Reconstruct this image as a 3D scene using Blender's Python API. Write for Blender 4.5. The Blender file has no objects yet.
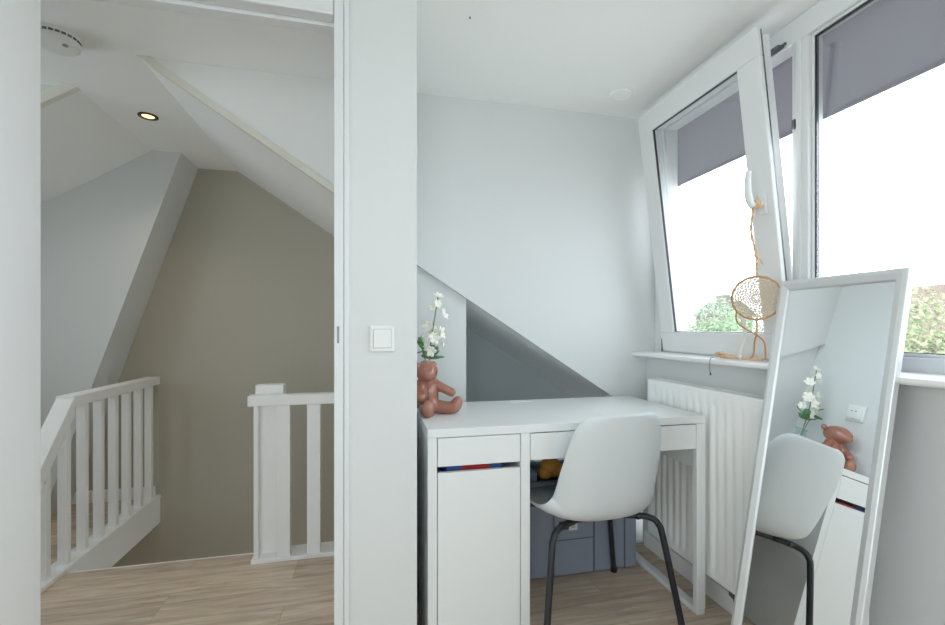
import bpy, bmesh, math, random
from mathutils import Vector, Matrix
random.seed(7)
S = bpy.context.scene
COL = S.collection
PI = math.pi

# ------------------------------------------------------------------ materials
def newmat(name):
    m = bpy.data.materials.new(name); m.use_nodes = True
    nt = m.node_tree; b = nt.nodes['Principled BSDF']
    return m, nt, b

def lin(c):
    return tuple(((x/255)/12.92 if x/255 <= .04045 else ((x/255+.055)/1.055)**2.4) for x in c) + (1,)

def paint(name, col, rough=.5, noise=.02, scale=6, bump=0, bscale=200, metal=0, spec=.5, coat=0):
    m, nt, b = newmat(name)
    tc = nt.nodes.new('ShaderNodeTexCoord')
    n = nt.nodes.new('ShaderNodeTexNoise'); n.inputs['Scale'].default_value = scale; n.inputs['Detail'].default_value = 3
    nt.links.new(tc.outputs['Object'], n.inputs['Vector'])
    mx = nt.nodes.new('ShaderNodeMix'); mx.data_type = 'RGBA'
    c = lin(col)
    mx.inputs['A'].default_value = tuple(max(0, x*(1-noise)) for x in c[:3]) + (1,)
    mx.inputs['B'].default_value = tuple(min(1, x*(1+noise)) for x in c[:3]) + (1,)
    nt.links.new(n.outputs['Fac'], mx.inputs['Factor'])
    nt.links.new(mx.outputs['Result'], b.inputs['Base Color'])
    b.inputs['Roughness'].default_value = rough
    b.inputs['Metallic'].default_value = metal
    b.inputs['Specular IOR Level'].default_value = spec
    b.inputs['Coat Weight'].default_value = coat
    if bump:
        n2 = nt.nodes.new('ShaderNodeTexNoise'); n2.inputs['Scale'].default_value = bscale
        nt.links.new(tc.outputs['Object'], n2.inputs['Vector'])
        bp = nt.nodes.new('ShaderNodeBump'); bp.inputs['Strength'].default_value = bump; bp.inputs['Distance'].default_value = .002
        nt.links.new(n2.outputs['Fac'], bp.inputs['Height']); nt.links.new(bp.outputs['Normal'], b.inputs['Normal'])
    return m

def wood_floor():
    m, nt, b = newmat('oak_laminate')
    N, L = nt.nodes.new, nt.links.new
    tc = N('ShaderNodeTexCoord')
    br = N('ShaderNodeTexBrick')
    br.offset = .37; br.inputs['Scale'].default_value = 1
    br.inputs['Brick Width'].default_value = 1.25; br.inputs['Row Height'].default_value = .19
    br.inputs['Mortar Size'].default_value = .0012; br.inputs['Mortar Smooth'].default_value = .2
    br.inputs['Color1'].default_value = (0, 0, 0, 1); br.inputs['Color2'].default_value = (1, 1, 1, 1); br.inputs['Mortar'].default_value = (.5, .5, .5, 1)
    mp0 = N('ShaderNodeMapping'); mp0.inputs['Location'].default_value = (.33, .06, 0)
    L(tc.outputs['Object'], mp0.inputs['Vector']); L(mp0.outputs['Vector'], br.inputs['Vector'])
    # per-plank shift of the grain
    ad = N('ShaderNodeVectorMath'); ad.operation = 'MULTIPLY_ADD'
    ad.inputs[1].default_value = (3, 3, 3)
    L(br.outputs['Color'], ad.inputs[0]); L(tc.outputs['Object'], ad.inputs[2])
    mp = N('ShaderNodeMapping'); mp.inputs['Scale'].default_value = (1.6, 16, 1)
    L(ad.outputs['Vector'], mp.inputs['Vector'])
    n1 = N('ShaderNodeTexNoise'); n1.inputs['Scale'].default_value = 2.2; n1.inputs['Detail'].default_value = 6; n1.inputs['Roughness'].default_value = .62; n1.inputs['Distortion'].default_value = .8
    L(mp.outputs['Vector'], n1.inputs['Vector'])
    mp2 = N('ShaderNodeMapping'); mp2.inputs['Scale'].default_value = (5, 130, 1)
    L(ad.outputs['Vector'], mp2.inputs['Vector'])
    n2 = N('ShaderNodeTexNoise'); n2.inputs['Scale'].default_value = 1.2; n2.inputs['Detail'].default_value = 3
    L(mp2.outputs['Vector'], n2.inputs['Vector'])
    r = N('ShaderNodeValToRGB')
    e = r.color_ramp.elements
    e[0].position = .28; e[0].color = lin((180, 158, 136)); e[1].position = .72; e[1].color = lin((240, 223, 202))
    x = e.new(.5); x.color = lin((216, 196, 174))
    L(n1.outputs['Fac'], r.inputs['Fac'])
    m1 = N('ShaderNodeMix'); m1.data_type = 'RGBA'; m1.blend_type = 'MULTIPLY'; m1.inputs['Factor'].default_value = .22
    L(r.outputs['Color'], m1.inputs['A']); L(n2.outputs['Color'], m1.inputs['B'])
    hs = N('ShaderNodeHueSaturation')
    ma = N('ShaderNodeMath'); ma.operation = 'MULTIPLY_ADD'; ma.inputs[1].default_value = .20; ma.inputs[2].default_value = .90
    L(br.outputs['Color'], ma.inputs[0]); L(ma.outputs['Value'], hs.inputs['Value']); L(m1.outputs['Result'], hs.inputs['Color'])
    m2 = N('ShaderNodeMix'); m2.data_type = 'RGBA'; m2.inputs['B'].default_value = lin((176, 156, 138))
    L(br.outputs['Fac'], m2.inputs['Factor']); L(hs.outputs['Color'], m2.inputs['A'])
    L(m2.outputs['Result'], b.inputs['Base Color'])
    b.inputs['Roughness'].default_value = .42
    return m

def glass_mat(name, tint=(1, 1, 1, 1), ior=1.5, gl=1.0):
    m = bpy.data.materials.new(name); m.use_nodes = True
    nt = m.node_tree; nt.nodes.clear(); N, L = nt.nodes.new, nt.links.new
    o = N('ShaderNodeOutputMaterial'); mx = N('ShaderNodeMixShader')
    t = N('ShaderNodeBsdfTransparent'); t.inputs['Color'].default_value = tint
    g = N('ShaderNodeBsdfGlossy'); g.inputs['Roughness'].default_value = .01
    f = N('ShaderNodeFresnel'); f.inputs['IOR'].default_value = ior
    ge = N('ShaderNodeNewGeometry'); io = N('ShaderNodeMix'); io.data_type = 'FLOAT'
    io.inputs['A'].default_value = ior; io.inputs['B'].default_value = 1/ior
    L(ge.outputs['Backfacing'], io.inputs['Factor']); L(io.outputs['Result'], f.inputs['IOR'])
    ml = N('ShaderNodeMath'); ml.operation = 'MULTIPLY'; ml.inputs[1].default_value = gl
    L(f.outputs['Fac'], ml.inputs[0]); L(ml.outputs['Value'], mx.inputs['Fac'])
    L(t.outputs[0], mx.inputs[1]); L(g.outputs[0], mx.inputs[2]); L(mx.outputs[0], o.inputs['Surface'])
    return m

def emit(name, col, st):
    m, nt, b = newmat(name)
    b.inputs['Emission Color'].default_value = col; b.inputs['Emission Strength'].default_value = st
    b.inputs['Base Color'].default_value = (.8, .8, .8, 1)
    return m

def fabric_screen():
    m = bpy.data.materials.new('screen_fabric'); m.use_nodes = True
    nt = m.node_tree; nt.nodes.clear(); N, L = nt.nodes.new, nt.links.new
    o = N('ShaderNodeOutputMaterial'); a = N('ShaderNodeAddShader')
    d = N('ShaderNodeBsdfDiffuse'); t = N('ShaderNodeBsdfTranslucent')
    tc = N('ShaderNodeTexCoord'); n = N('ShaderNodeTexNoise'); n.inputs['Scale'].default_value = 300
    L(tc.outputs['Object'], n.inputs['Vector'])
    r = N('ShaderNodeValToRGB'); r.color_ramp.elements[0].color = (.205, .195, .205, 1); r.color_ramp.elements[1].color = (.24, .23, .24, 1)
    L(n.outputs['Fac'], r.inputs['Fac']); L(r.outputs['Color'], t.inputs['Color'])
    d.inputs['Color'].default_value = (.10, .10, .115, 1)
    L(d.outputs[0], a.inputs[0]); L(t.outputs[0], a.inputs[1]); L(a.outputs[0], o.inputs['Surface'])
    return m

def web_mat():
    m, nt, b = newmat('crochet_cotton')
    b.inputs['Base Color'].default_value = lin((216, 200, 178)); b.inputs['Roughness'].default_value = .9
    return m

M = dict(
    wall=paint('white_wall_paint', (218, 220, 219), .75, .012, 3, .08, 260),
    ceil=paint('white_ceiling_paint', (243, 244, 243), .8, .01, 2, .06, 200),
    taupe=paint('taupe_wall_paint', (184, 179, 165), .75, .02, 2, .06, 220),
    trim=paint('white_gloss_trim', (243, 243, 242), .35, .01),
    greyw=paint('shaded_store_white', (196, 203, 204), .8, .02),
    frame=paint('white_door_frame', (221, 223, 223), .4, .01),
    cream=paint('cream_edge_trim', (228, 226, 214), .6, .03, 10),
    upvc=paint('white_window_profile', (233, 234, 234), .3, .008),
    gasket=paint('black_rubber_gasket', (58, 60, 64), .6, .05),
    dmetal=paint('dark_metal_fitting', (120, 124, 124), .35, .1, 60, metal=.9),
    steel=paint('brushed_steel', (190, 192, 192), .3, .04, 80, metal=1),
    desk=paint('white_desk_foil', (233, 235, 234), .32, .006, 8),
    deskdark=paint('desk_inside', (120, 118, 114), .6, .02),
    chair=paint('white_chair_plastic', (218, 223, 224), .38, .008, 8),
    black=paint('black_powder_coat', (34, 36, 39), .35, .06, 40),
    blackp=paint('black_plastic', (26, 26, 27), .45, .05, 40),
    box=paint('grey_blue_box', (140, 148, 162), .55, .04, 20),
    boxd=paint('dark_grey_box_lid', (92, 97, 106), .6, .04, 20),
    tag=paint('white_paper', (222, 222, 218), .7, .02),
    rad=paint('radiator_enamel', (249, 250, 248), .3, .006),
    bear=paint('brown_leather', (164, 110, 90), .22, .16, 22, .3, 60, coat=.5),
    beard=paint('dark_brown_leather', (84, 50, 40), .35, .1, 20),
    petal=paint('cream_petal', (250, 248, 236), .6, .03, 30),
    leaf=paint('green_leaf', (96, 146, 98), .5, .2, 18),
    stem=paint('green_stem', (122, 142, 92), .5, .1, 30),
    wicker=paint('tan_willow_hoop', (196, 150, 100), .7, .14, 30),
    rope=paint('jute_twine', (222, 188, 152), .9, .15, 60),
    ribbon=paint('white_ribbon', (238, 234, 230), .8, .02),
    silver=paint('silver_frame', (226, 229, 229), .34, .02, 30, metal=.4),
    switch=paint('white_switch_plastic', (231, 232, 229), .3, .01),
    gapgrey=paint('grey_print_and_gap_shade', (150, 152, 154), .7, .02),
    blue=paint('blue_card', (84, 120, 200), .5, .05, 30),
    red=paint('red_card', (226, 72, 66), .5, .05, 30),
    orange=paint('orange_toy_plush', (190, 132, 52), .8, .2, 30),
    traym=paint('grey_steel_tray', (88, 94, 102), .45, .05, 30, metal=.3),
    brass=paint('black_nickel_ring', (84, 64, 44), .35, .1, 30, metal=.8),
    brick=paint('weathered_brick', (112, 98, 90), .9, .2, 4),
    rooft=paint('weathered_roof_tile', (118, 98, 86), .9, .25, 6),
    roofg=paint('grey_roof_tile', (84, 78, 76), .9, .2, 6),
    bark=paint('bark', (90, 76, 62), .9, .2, 10),
    crownA=paint('spring_foliage', (148, 166, 132), .8, .35, 1.2),
    crownB=paint('olive_foliage', (154, 160, 124), .8, .4, 1.2),
    ground=paint('pale_bounce_ground', (186, 184, 176), .95, .15, .3),
    floor=wood_floor(),
    pane=glass_mat('clear_pane', (.94, .96, .96, 1), 1.5, 2.3),
    vase=glass_mat('clear_vase_glass', (.90, .95, .95, 1), 1.45, 1.0),
    clear=glass_mat('clear_plastic', (.75, .8, .85, 1), 1.45, 1.0),
    screen=fabric_screen(),
    web=web_mat(),
    lamp=emit('warm_led', (1, .66, .30, 1), 1.5),
)
mm = bpy.data.materials.new('mirror_silvering'); mm.use_nodes = True
_b = mm.node_tree.nodes['Principled BSDF']
_b.inputs['Base Color'].default_value = (.93, .95, .95, 1); _b.inputs['Metallic'].default_value = 1; _b.inputs['Roughness'].default_value = 0.0
M['mirror'] = mm

# ------------------------------------------------------------------ mesh builder
class MB:
    def __init__(s): s.bm = bmesh.new()
    def add(s, verts, faces):
        v = [s.bm.verts.new(Vector(p)) for p in verts]
        for f in faces:
            try: s.bm.faces.new([v[i] for i in f])
            except ValueError: pass
        return v
    def box(s, x0, x1, y0, y1, z0, z1, bev=0, T=None, seg=2):
        b = bmesh.new(); r = bmesh.ops.create_cube(b, size=1)
        for v in r['verts']:
            v.co = Vector(((x0+x1)/2+v.co.x*(x1-x0), (y0+y1)/2+v.co.y*(y1-y0), (z0+z1)/2+v.co.z*(z1-z0)))
        if bev: bmesh.ops.bevel(b, geom=b.edges[:], offset=bev, segments=seg, profile=.5, affect='EDGES')
        s.merge(b, T); return s
    def merge(s, b, T=None):
        if T is not None: bmesh.ops.transform(b, matrix=T, verts=b.verts[:])
        me = bpy.data.meshes.new('t'); b.to_mesh(me); b.free(); s.bm.from_mesh(me); bpy.data.meshes.remove(me)
    def prism(s, poly, a0, a1, axis='y', bev=0):
        """poly in the two other axes (xz for y, yz for x, xy for z) extruded a0..a1"""
        def P(p, a):
            return {'y': (p[0], a, p[1]), 'x': (a, p[0], p[1]), 'z': (p[0], p[1], a)}[axis]
        n = len(poly); b = bmesh.new()
        v0 = [b.verts.new(P(p, a0)) for p in poly]; v1 = [b.verts.new(P(p, a1)) for p in poly]
        b.faces.new(v0); b.faces.new(v1[::-1])
        for i in range(n): b.faces.new((v0[i], v1[i], v1[(i+1) % n], v0[(i+1) % n]))
        bmesh.ops.recalc_face_normals(b, faces=b.faces[:])
        if bev: bmesh.ops.bevel(b, geom=b.edges[:], offset=bev, segments=2, profile=.5, affect='EDGES')
        s.merge(b); return s
    def tube(s, pts, r, n=10, cap=True, smooth_pts=0):
        pts = [Vector(p) for p in pts]
        if smooth_pts: pts = catmull(pts, smooth_pts)
        m = len(pts); rs = r if isinstance(r, (list, tuple)) else [r]*m
        if len(rs) != m: rs = [rs[min(len(rs)-1, int(i*len(rs)/m))] for i in range(m)]
        up = Vector((0, 0, 1)); rings = []
        t0 = (pts[1]-pts[0]).normalized()
        nn = t0.cross(up)
        if nn.length < 1e-3: nn = t0.cross(Vector((1, 0, 0)))
        nn.normalize()
        for i, p in enumerate(pts):
            t = (pts[min(i+1, m-1)]-pts[max(i-1, 0)]).normalized()
            nn = (nn - t*nn.dot(t)).normalized(); bb = t.cross(nn)
            rings.append([s.bm.verts.new(p+(nn*math.cos(2*PI*k/n)+bb*math.sin(2*PI*k/n))*rs[i]) for k in range(n)])
        for i in range(m-1):
            for k in range(n): s.bm.faces.new((rings[i][k], rings[i][(k+1) % n], rings[i+1][(k+1) % n], rings[i+1][k]))
        if cap: s.bm.faces.new(rings[0][::-1]); s.bm.faces.new(rings[-1])
        return s
    def lathe(s, prof, c, n=32, axis='z', close=True):
        rings = []
        for (r, h) in prof:
            ring = []
            for k in range(n):
                a = 2*PI*k/n
                if axis == 'z': p = (c[0]+r*math.cos(a), c[1]+r*math.sin(a), c[2]+h)
                elif axis == 'y': p = (c[0]+r*math.cos(a), c[1]+h, c[2]+r*math.sin(a))
                else: p = (c[0]+h, c[1]+r*math.cos(a), c[2]+r*math.sin(a))
                ring.append(s.bm.verts.new(p))
            rings.append(ring)
        for i in range(len(rings)-1):
            for k in range(n): s.bm.faces.new((rings[i][k], rings[i][(k+1) % n], rings[i+1][(k+1) % n], rings[i+1][k]))
        if close:
            s.bm.faces.new(rings[0][::-1]); s.bm.faces.new(rings[-1])
        bmesh.ops.recalc_face_normals(s.bm, faces=s.bm.faces[:])
        return s
    def ell(s, c, r, T=None, u=16, v=12):
        b = bmesh.new(); bmesh.ops.create_uvsphere(b, u_segments=u, v_segments=v, radius=1)
        R = Matrix.Translation(Vector(c)) @ (T if T is not None else Matrix.Identity(4)) @ Matrix.Diagonal((r[0], r[1], r[2], 1))
        s.merge(b, R); return s

def catmull(p, k):
    out = []
    for i in range(len(p)-1):
        a, b, c, d = p[max(i-1, 0)], p[i], p[i+1], p[min(i+2, len(p)-1)]
        for j in range(k):
            t = j/k
            out.append(.5*((2*b)+(c-a)*t+(2*a-5*b+4*c-d)*t*t+(3*b-a-3*c+d)*t**3))
    out.append(p[-1]); return out

WL = {}
def obj(name, mb, mat, parent=None, smooth=False, T=None):
    bm = mb.bm
    if T is not None: bmesh.ops.transform(bm, matrix=T, verts=bm.verts[:])
    off = WL.get(parent.name, Vector()) if parent else Vector()
    if off.length: bmesh.ops.translate(bm, vec=-off, verts=bm.verts[:])
    me = bpy.data.meshes.new(name); bm.to_mesh(me); bm.free()
    if isinstance(mat, (list, tuple)):
        for m_ in mat: me.materials.append(M[m_])
    else: me.materials.append(M[mat])
    o = bpy.data.objects.new(name, me); COL.objects.link(o)
    if parent: o.parent = parent; WL[o.name] = off
    else: WL[o.name] = Vector()
    if smooth is not False:
        for p in me.polygons: p.use_smooth = True
        if smooth is not True:
            try: me.set_sharp_from_angle(angle=math.radians(smooth))
            except Exception: pass
    return o

def thing(name, loc, label, cat, group=None):
    o = bpy.data.objects.new(name, None); COL.objects.link(o); o.location = loc; o.empty_display_size = .1
    WL[o.name] = Vector(loc); o['label'] = label; o['category'] = cat
    if group: o['group'] = group
    return o
def tag(o, label, cat, group=None):
    o['label'] = label; o['category'] = cat
    if group: o['group'] = group
    return o
def recentre(o, loc):
    """give a one-mesh thing an origin at its base"""
    loc = Vector(loc); o.data.transform(Matrix.Translation(-loc)); o.location = loc; WL[o.name] = loc
    return o
def struct(name, mb, mat, parent=None, smooth=False, label=None, T=None):
    o = obj(name, mb, mat, parent, smooth, T)
    if not parent: o['kind'] = 'structure'
    if label: o['label'] = label
    return o

# ------------------------------------------------------------------ main dimensions
CEIL = 2.115; DY = 1.38; CH = 1.955; WX = 1.335; FAR = 3.2; NX = .139; LX = -2.4; BY = -2.6
SL = .643
def zr(x): return 1.215-SL*(x-.42)          # room slope underside
def zh(x): return CEIL-.656*(x+.86)           # stair hall slope, right
def zl(x): return CEIL+.64*(x+1.24)         # stair hall slope, left

# ------------------------------------------------------------------ shell
f = MB()
f.box(LX, WX+.2, BY, DY, -.22, 0)
f.box(LX, .03, DY, 2.3, -.22, 0)
f.box(LX, -1.33, 2.3, FAR, -.15, 0)
f.box(.03, 1.75, DY, 2.9, -.22, 0)
struct('floor', f, 'floor', label='pale brown oak plank floor')
struct('floor_lower', MB().box(LX, .03, 2.1, FAR, -2.8, -2.7), 'floor')

# ceiling: flat strip, wide over the dormers
c = MB()
c.box(LX, WX+.2, BY, CH+.03, CEIL, CEIL+.15)
c.box(LX, -.80, CH+.03, 2.27, CEIL, CEIL+.15)
c.box(-1.30, -.80, 2.27, FAR+.1, CEIL, CEIL+.15)
struct('ceiling', c, 'ceil')
# sloping roof undersides
s1 = MB(); s1.prism([(-.86, CEIL), (.03, zh(.03)), (.03, zh(.03)+.14), (-.78, CEIL+.12)], 1.945, FAR+.05)
struct('ceiling_slope_stair', s1, 'ceil')
s2 = MB(); s2.prism([(.10, zr(.10)), (1.75, zr(1.75)), (1.75, zr(1.75)+.1), (.10, zr(.10)+.1)], CH+.03, 2.95)
struct('ceiling_slope_store', s2, 'ceil')
s3 = MB(); s3.prism([(-1.24, CEIL), (LX-.2, zl(LX-.2)), (LX-.2, zl(LX-.2)+.12), (-1.30, CEIL+.1)], 2.25, FAR+.05)
struct('ceiling_slope_left', s3, 'ceil')
# dormer cheeks
ck = MB(); ck.prism([(.06, CEIL), (WX+.1, CEIL), (WX+.1, zr(WX+.1)), (.06, zr(.06))], CH, CH+.03)
struct('wall_cheek', ck, 'wall')
ck2 = MB(); ck2.prism([(-.86, CEIL), (.03, CEIL), (.03, zh(.03)+.02), (-.83, CEIL)], 1.93, 1.955)
struct('wall_stair_cheek', ck2, 'ceil')
ck3 = MB(); ck3.prism([(-1.24, CEIL), (LX, CEIL), (LX, zl(LX)+.02), (-1.28, CEIL)], 2.24, 2.262)
struct('wall_left_cheek', ck3, 'wall')
t = MB(); t.prism([(-.872, CEIL), (.03, zh(.03)-.010), (.03, zh(.03)+.024), (-.822, CEIL)], 1.918, 1.95, bev=.002)
struct('trim_1', t, 'cream', label='cream edge strip where the stair ceiling slope starts')
t = MB(); t.prism([(-1.228, CEIL), (LX, zl(LX)-.008), (LX, zl(LX)+.045), (-1.305, CEIL)], 2.232, 2.262, bev=.002)
struct('trim_2', t, 'cream')
# walls
w = MB()
w.box(LX, -.93, DY, DY+.1, 0, CEIL); w.box(-.104, NX, DY, DY+.1, 0, CEIL); w.box(-.93, -.104, DY, DY+.1, 2.06, CEIL)
struct('wall_door', w, 'wall')
struct('wall_nook', MB().box(.03, NX, DY+.1, FAR, -2.7, CEIL), 'wall')
pn = MB(); pn.prism([(NX, 0), (.425, 0), (.425, zr(.425)), (NX, zr(NX))], CH+.03, 2.86)
struct('wall_panel', pn, 'wall')
struct('wall_store', MB().box(.425, 1.8, 2.86, 2.95, 0, 1.3), 'greyw')  # white wall, greyed in its colour to keep the recess in shade
struct('store_bounce_board', MB().box(.425, 1.74, CH+.03, 2.86, .0005, .012), 'ceil')  # unseen white board added to bounce light up onto the store slope
struct('wall_far', MB().box(LX-.2, .03, FAR, FAR+.12, -2.7, CEIL+.1), 'taupe')
ww = MB(); ww.box(-2.05, -2.0, 2.3, FAR, -2.7, -.151); ww.box(-2.05, .03, 2.2, 2.299, -2.7, -.221)
struct('wall_well', ww, 'taupe')
struct('wall_eaves', MB().box(1.74, 1.84, CH, 2.95, -.2, .9), 'wall')
bl = MB(); bl.prism([(-1.092, CEIL), (-2.35, CEIL+.1), (-2.35, 0.0), (-1.79, 0.0)], 2.93, FAR)
struct('wall_block', bl, 'wall')
bw = MB(); bw.box(LX, -1.5, BY-.12, BY, 0, CEIL); bw.box(.1, WX+.2, BY-.12, BY, 0, CEIL); bw.box(-1.5, .1, BY-.12, BY, 2.06, CEIL); bw.box(-1.5, .1, BY-.12, BY, -.2, .12)
struct('wall_back', bw, 'wall')
lw = MB()
lw.box(LX-.1, LX, BY, FAR, -.2, .9); lw.box(LX-.1, LX, BY, FAR, 2.05, CEIL)
lw.box(LX-.1, LX, .95, 1.5, .9, 2.05); lw.box(LX-.1, LX, BY, -2.0, .9, 2.05); lw.box(LX-.1, LX, 2.1, FAR, .9, 2.05)
struct('wall_left', lw, 'wall')
rw = MB(); rw.box(WX, WX+.2, BY, CH+.03, 0, .945); rw.box(WX, WX+.2, BY, -1.55, .945, CEIL); rw.box(1.4465, WX+.2, -1.55, CH, 2.10, CEIL)
rw.box(WX+.1, WX+.2, CH, CH+.06, .6, CEIL)
struct('wall_window', rw, 'wall')
# skirting
struct('baseboard_window', MB().box(WX-.013, WX, BY, CH, 0, .075, .003), 'trim')
struct('baseboard_far', MB().box(LX, -1.335, FAR-.014, FAR, 0, .075, .003), 'trim')

# door frame and leaf
d1 = bpy.data.objects.new('door_1', None); COL.objects.link(d1); d1['kind'] = 'structure'; WL['door_1'] = Vector()
fr = MB()
fr.box(-.107, -.080, DY-.012, DY+.03, 0, 2.06, .003); fr.box(-.0795, -.062, DY-.007, DY+.03, 0, 2.06, .003); fr.box(-.1065, -.09, DY+.0305, DY+.11, 0, 2.06, .002)
fr.box(-.985, -.918, DY-.012, DY+.03, 0, 2.06, .004); fr.box(-.955, -.925, DY+.0305, DY+.11, 0, 2.06, .002)
fr.box(-.917, -.108, DY-.012, DY+.03, 2.008, 2.06, .004); fr.box(-.924, -.107, DY+.0305, DY+.07, 1.998, 2.06, .002)
obj('door_frame', fr, 'frame', d1)
obj('sealant_line', MB().box(-.0615, -.0585, DY-.002, DY-.0002, 0, 2.07), 'frame', d1)
obj('strike_plate', MB().box(-.098, -.092, DY-.0135, DY-.010, 1.035, 1.085), 'dmetal', d1)
lf = obj('door_leaf', MB().box(-.900, -.860, DY-.79, DY+.010, .008, 2.0, .003).box(-.885, -.862, DY+.0105, DY+.036, .008, 2.0, .003), 'trim', d1)
hd = MB()
hd.lathe([(.024, 0), (.024, .008), (.009, .009), (.009, .05)], (-.860, DY-.73, 1.04), 20, 'x')
hd.tube([(-.812, DY-.73, 1.04), (-.808, DY-.715, 1.04), (-.808, DY-.61, 1.04)], .009, 10)
obj('handle', hd, 'steel', lf, 30)

# ------------------------------------------------------------------ window
w1 = bpy.data.objects.new('window_1', None); COL.objects.link(w1); w1['kind'] = 'structure'; WL['window_1'] = Vector()
FX = 1.383; F2 = 1.445
WE = -1.55
fm = MB()
fm.box(FX, F2, WE, CH, .955, 1.003, .004); fm.box(FX, F2, WE, CH, 2.035, 2.115, .004)
fm.box(FX, F2, 1.864, CH, 1.003, 2.035, .004); fm.box(FX, F2, WE, WE+.07, 1.003, 2.035, .004)
obj('window_frame', fm, 'upvc', w1)
for (a, b_) in ((1.158, 1.216), (-.02, .045), (-.80, -.735)):
    mu = MB(); mu.box(FX, F2, a, b_, 1.003, 2.035, .004); mu.box(FX-.008, FX, a+.02, b_-.02, 1.003, 2.035, .003)
    obj('mullion', mu, 'upvc', w1)
def ring(mb, x0, x1, y0, y1, z0, z1, wdt, bev=.002, T=None):
    mb.box(x0, x1, y0, y1, z0, z0+wdt, bev, T); mb.box(x0, x1, y0, y1, z1-wdt, z1, bev, T)
    mb.box(x0, x1, y0, y0+wdt, z0+wdt, z1-wdt, bev, T); mb.box(x0, x1, y1-wdt, y1, z0+wdt, z1-wdt, bev, T)
for (a, b_) in ((.045, 1.158), (-.735, -.02), (WE+.07, -.80)):
    g = MB(); ring(g, FX+.012, FX+.03, a+.001, b_-.001, 1.0035, 2.0345, .008); obj('glazing_bead', g, 'upvc', w1)
    g = MB(); ring(g, FX+.016, FX+.028, a+.0095, b_-.0095, 1.0125, 2.0255, .0025, 0); obj('gasket', g, 'gasket', w1)
    g = MB(); g.box(FX+.019, FX+.024, a+.013, b_-.013, 1.016, 2.022); obj('pane', g, 'pane', w1)
# tilted sash: local box built upright with its inner face at x=0, hinged along the bottom edge
SY0, SY1, SZ = 1.205, 1.866, 1.105
T = Matrix.Translation((1.364, 0, .970)) @ Matrix.Rotation(math.radians(-7.15), 4, 'Y')
sm = MB()
SW = .092
ring(sm, 0, .018, SY0, SY1, 0, SZ, SW, .004, T)
ring(sm, .018, .066, SY0+.014, SY1-.014, .014, SZ-.014, SW-.014-.004, .002, T)
sash = obj('sash', sm, 'upvc', w1)
sash['label'] = 'white sash tilted inwards at its top'
g = MB(); ring(g, .006, .016, SY0+SW-.004, SY1-SW+.004, SW-.004, SZ-SW+.004, .006, 0, T); obj('gasket', g, 'gasket', sash)
hg = MB(); hg.tube([(1.366, 1.872, .968), (1.366, 1.872, 1.03)], .006, 12); obj('hinge', hg, 'dmetal', w1, 40)
g = MB(); ring(g, .021, .026, SY0+.004, SY1-.004, .004, SZ-.004, .008, 0, T); obj('edge_seal', g, 'dmetal', sash)
g = MB(); g.box(.028, .036, SY0+SW-.006, SY1-SW+.006, SW-.006, SZ-SW+.006, 0, T); obj('sash_pane', g, 'pane', sash)
# espagnolette handle pointing up (tilt position)
HY, HZ = SY0+.036, .535
h = MB()
h.box(-.011, 0, HY-.015, HY+.015, HZ-.036, HZ+.036, .004, T, 3)
b = bmesh.new(); q = MB(); q.tube([(-.008, HY, HZ), (-.050, HY, HZ)], .0095, 14); me = bpy.data.meshes.new('x'); q.bm.to_mesh(me); q.bm.free(); b.from_mesh(me); h.merge(b, T)
b = bmesh.new(); q = MB(); q.tube([(-.046, HY, HZ-.008), (-.054, HY+.003, HZ+.012), (-.057, HY+.004, HZ+.045), (-.054, HY+.003, HZ+.08), (-.049, HY+.001, HZ+.112)], [.011, .012, .011, .010, .009], 14, smooth_pts=4); q.bm.to_mesh(me); q.bm.free(); b.from_mesh(me); h.merge(b, T)
obj('window_handle', h, 'upvc', sash, 40)
st = MB(); st.box(FX-.006, FX+.03, 1.235, 1.33, 2.048, 2.056, .001); st.box(FX-.03, FX-.004, 1.24, 1.30, 2.040, 2.047, .001)
obj('tilt_stay', st, 'dmetal', w1)
st = MB(); st.box(FX-.012, FX, 1.196, 1.208, 1.745, 1.775, .002); obj('strike_plate', st, 'dmetal', w1)

# sill with bullnose
sl = MB(); sl.prism([(1.372, .960), (1.372, .945), (1.335, .945), (1.335, .942), (1.262, .942), (1.255, .947), (1.253, .953), (1.255, .959), (1.262, .963), (1.375, .965)], -1.5, CH)
struct('windowsill', sl, 'trim', None, 40, 'white window sill')

# left dormer window (behind the open door, lights the stair hall)
w2 = bpy.data.objects.new('window_2', None); COL.objects.link(w2); w2['kind'] = 'structure'; WL['window_2'] = Vector()
g = MB(); ring(g, LX-.08, LX-.02, 1.5, 2.1, .9, 2.05, .06, .003); obj('window_frame', g, 'upvc', w2)
g = MB(); g.box(LX-.055, LX-.05, 1.56, 2.04, .96, 1.99); obj('pane', g, 'pane', w2)

w3 = bpy.data.objects.new('fill_window_left', None); COL.objects.link(w3); w3['kind'] = 'structure'; WL['fill_window_left'] = Vector()  # unseen window added in the left wall as fill light
for a, b_ in ((-2.0, -1.0), (-1.0, 0), (0, .95)):
    g = MB(); ring(g, LX-.08, LX-.02, a, b_, .9, 2.05, .06, .003); obj('window_frame', g, 'upvc', w3)
    g = MB(); g.box(LX-.055, LX-.05, a+.06, b_-.06, .96, 1.99); obj('pane', g, 'pane', w3)

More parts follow.
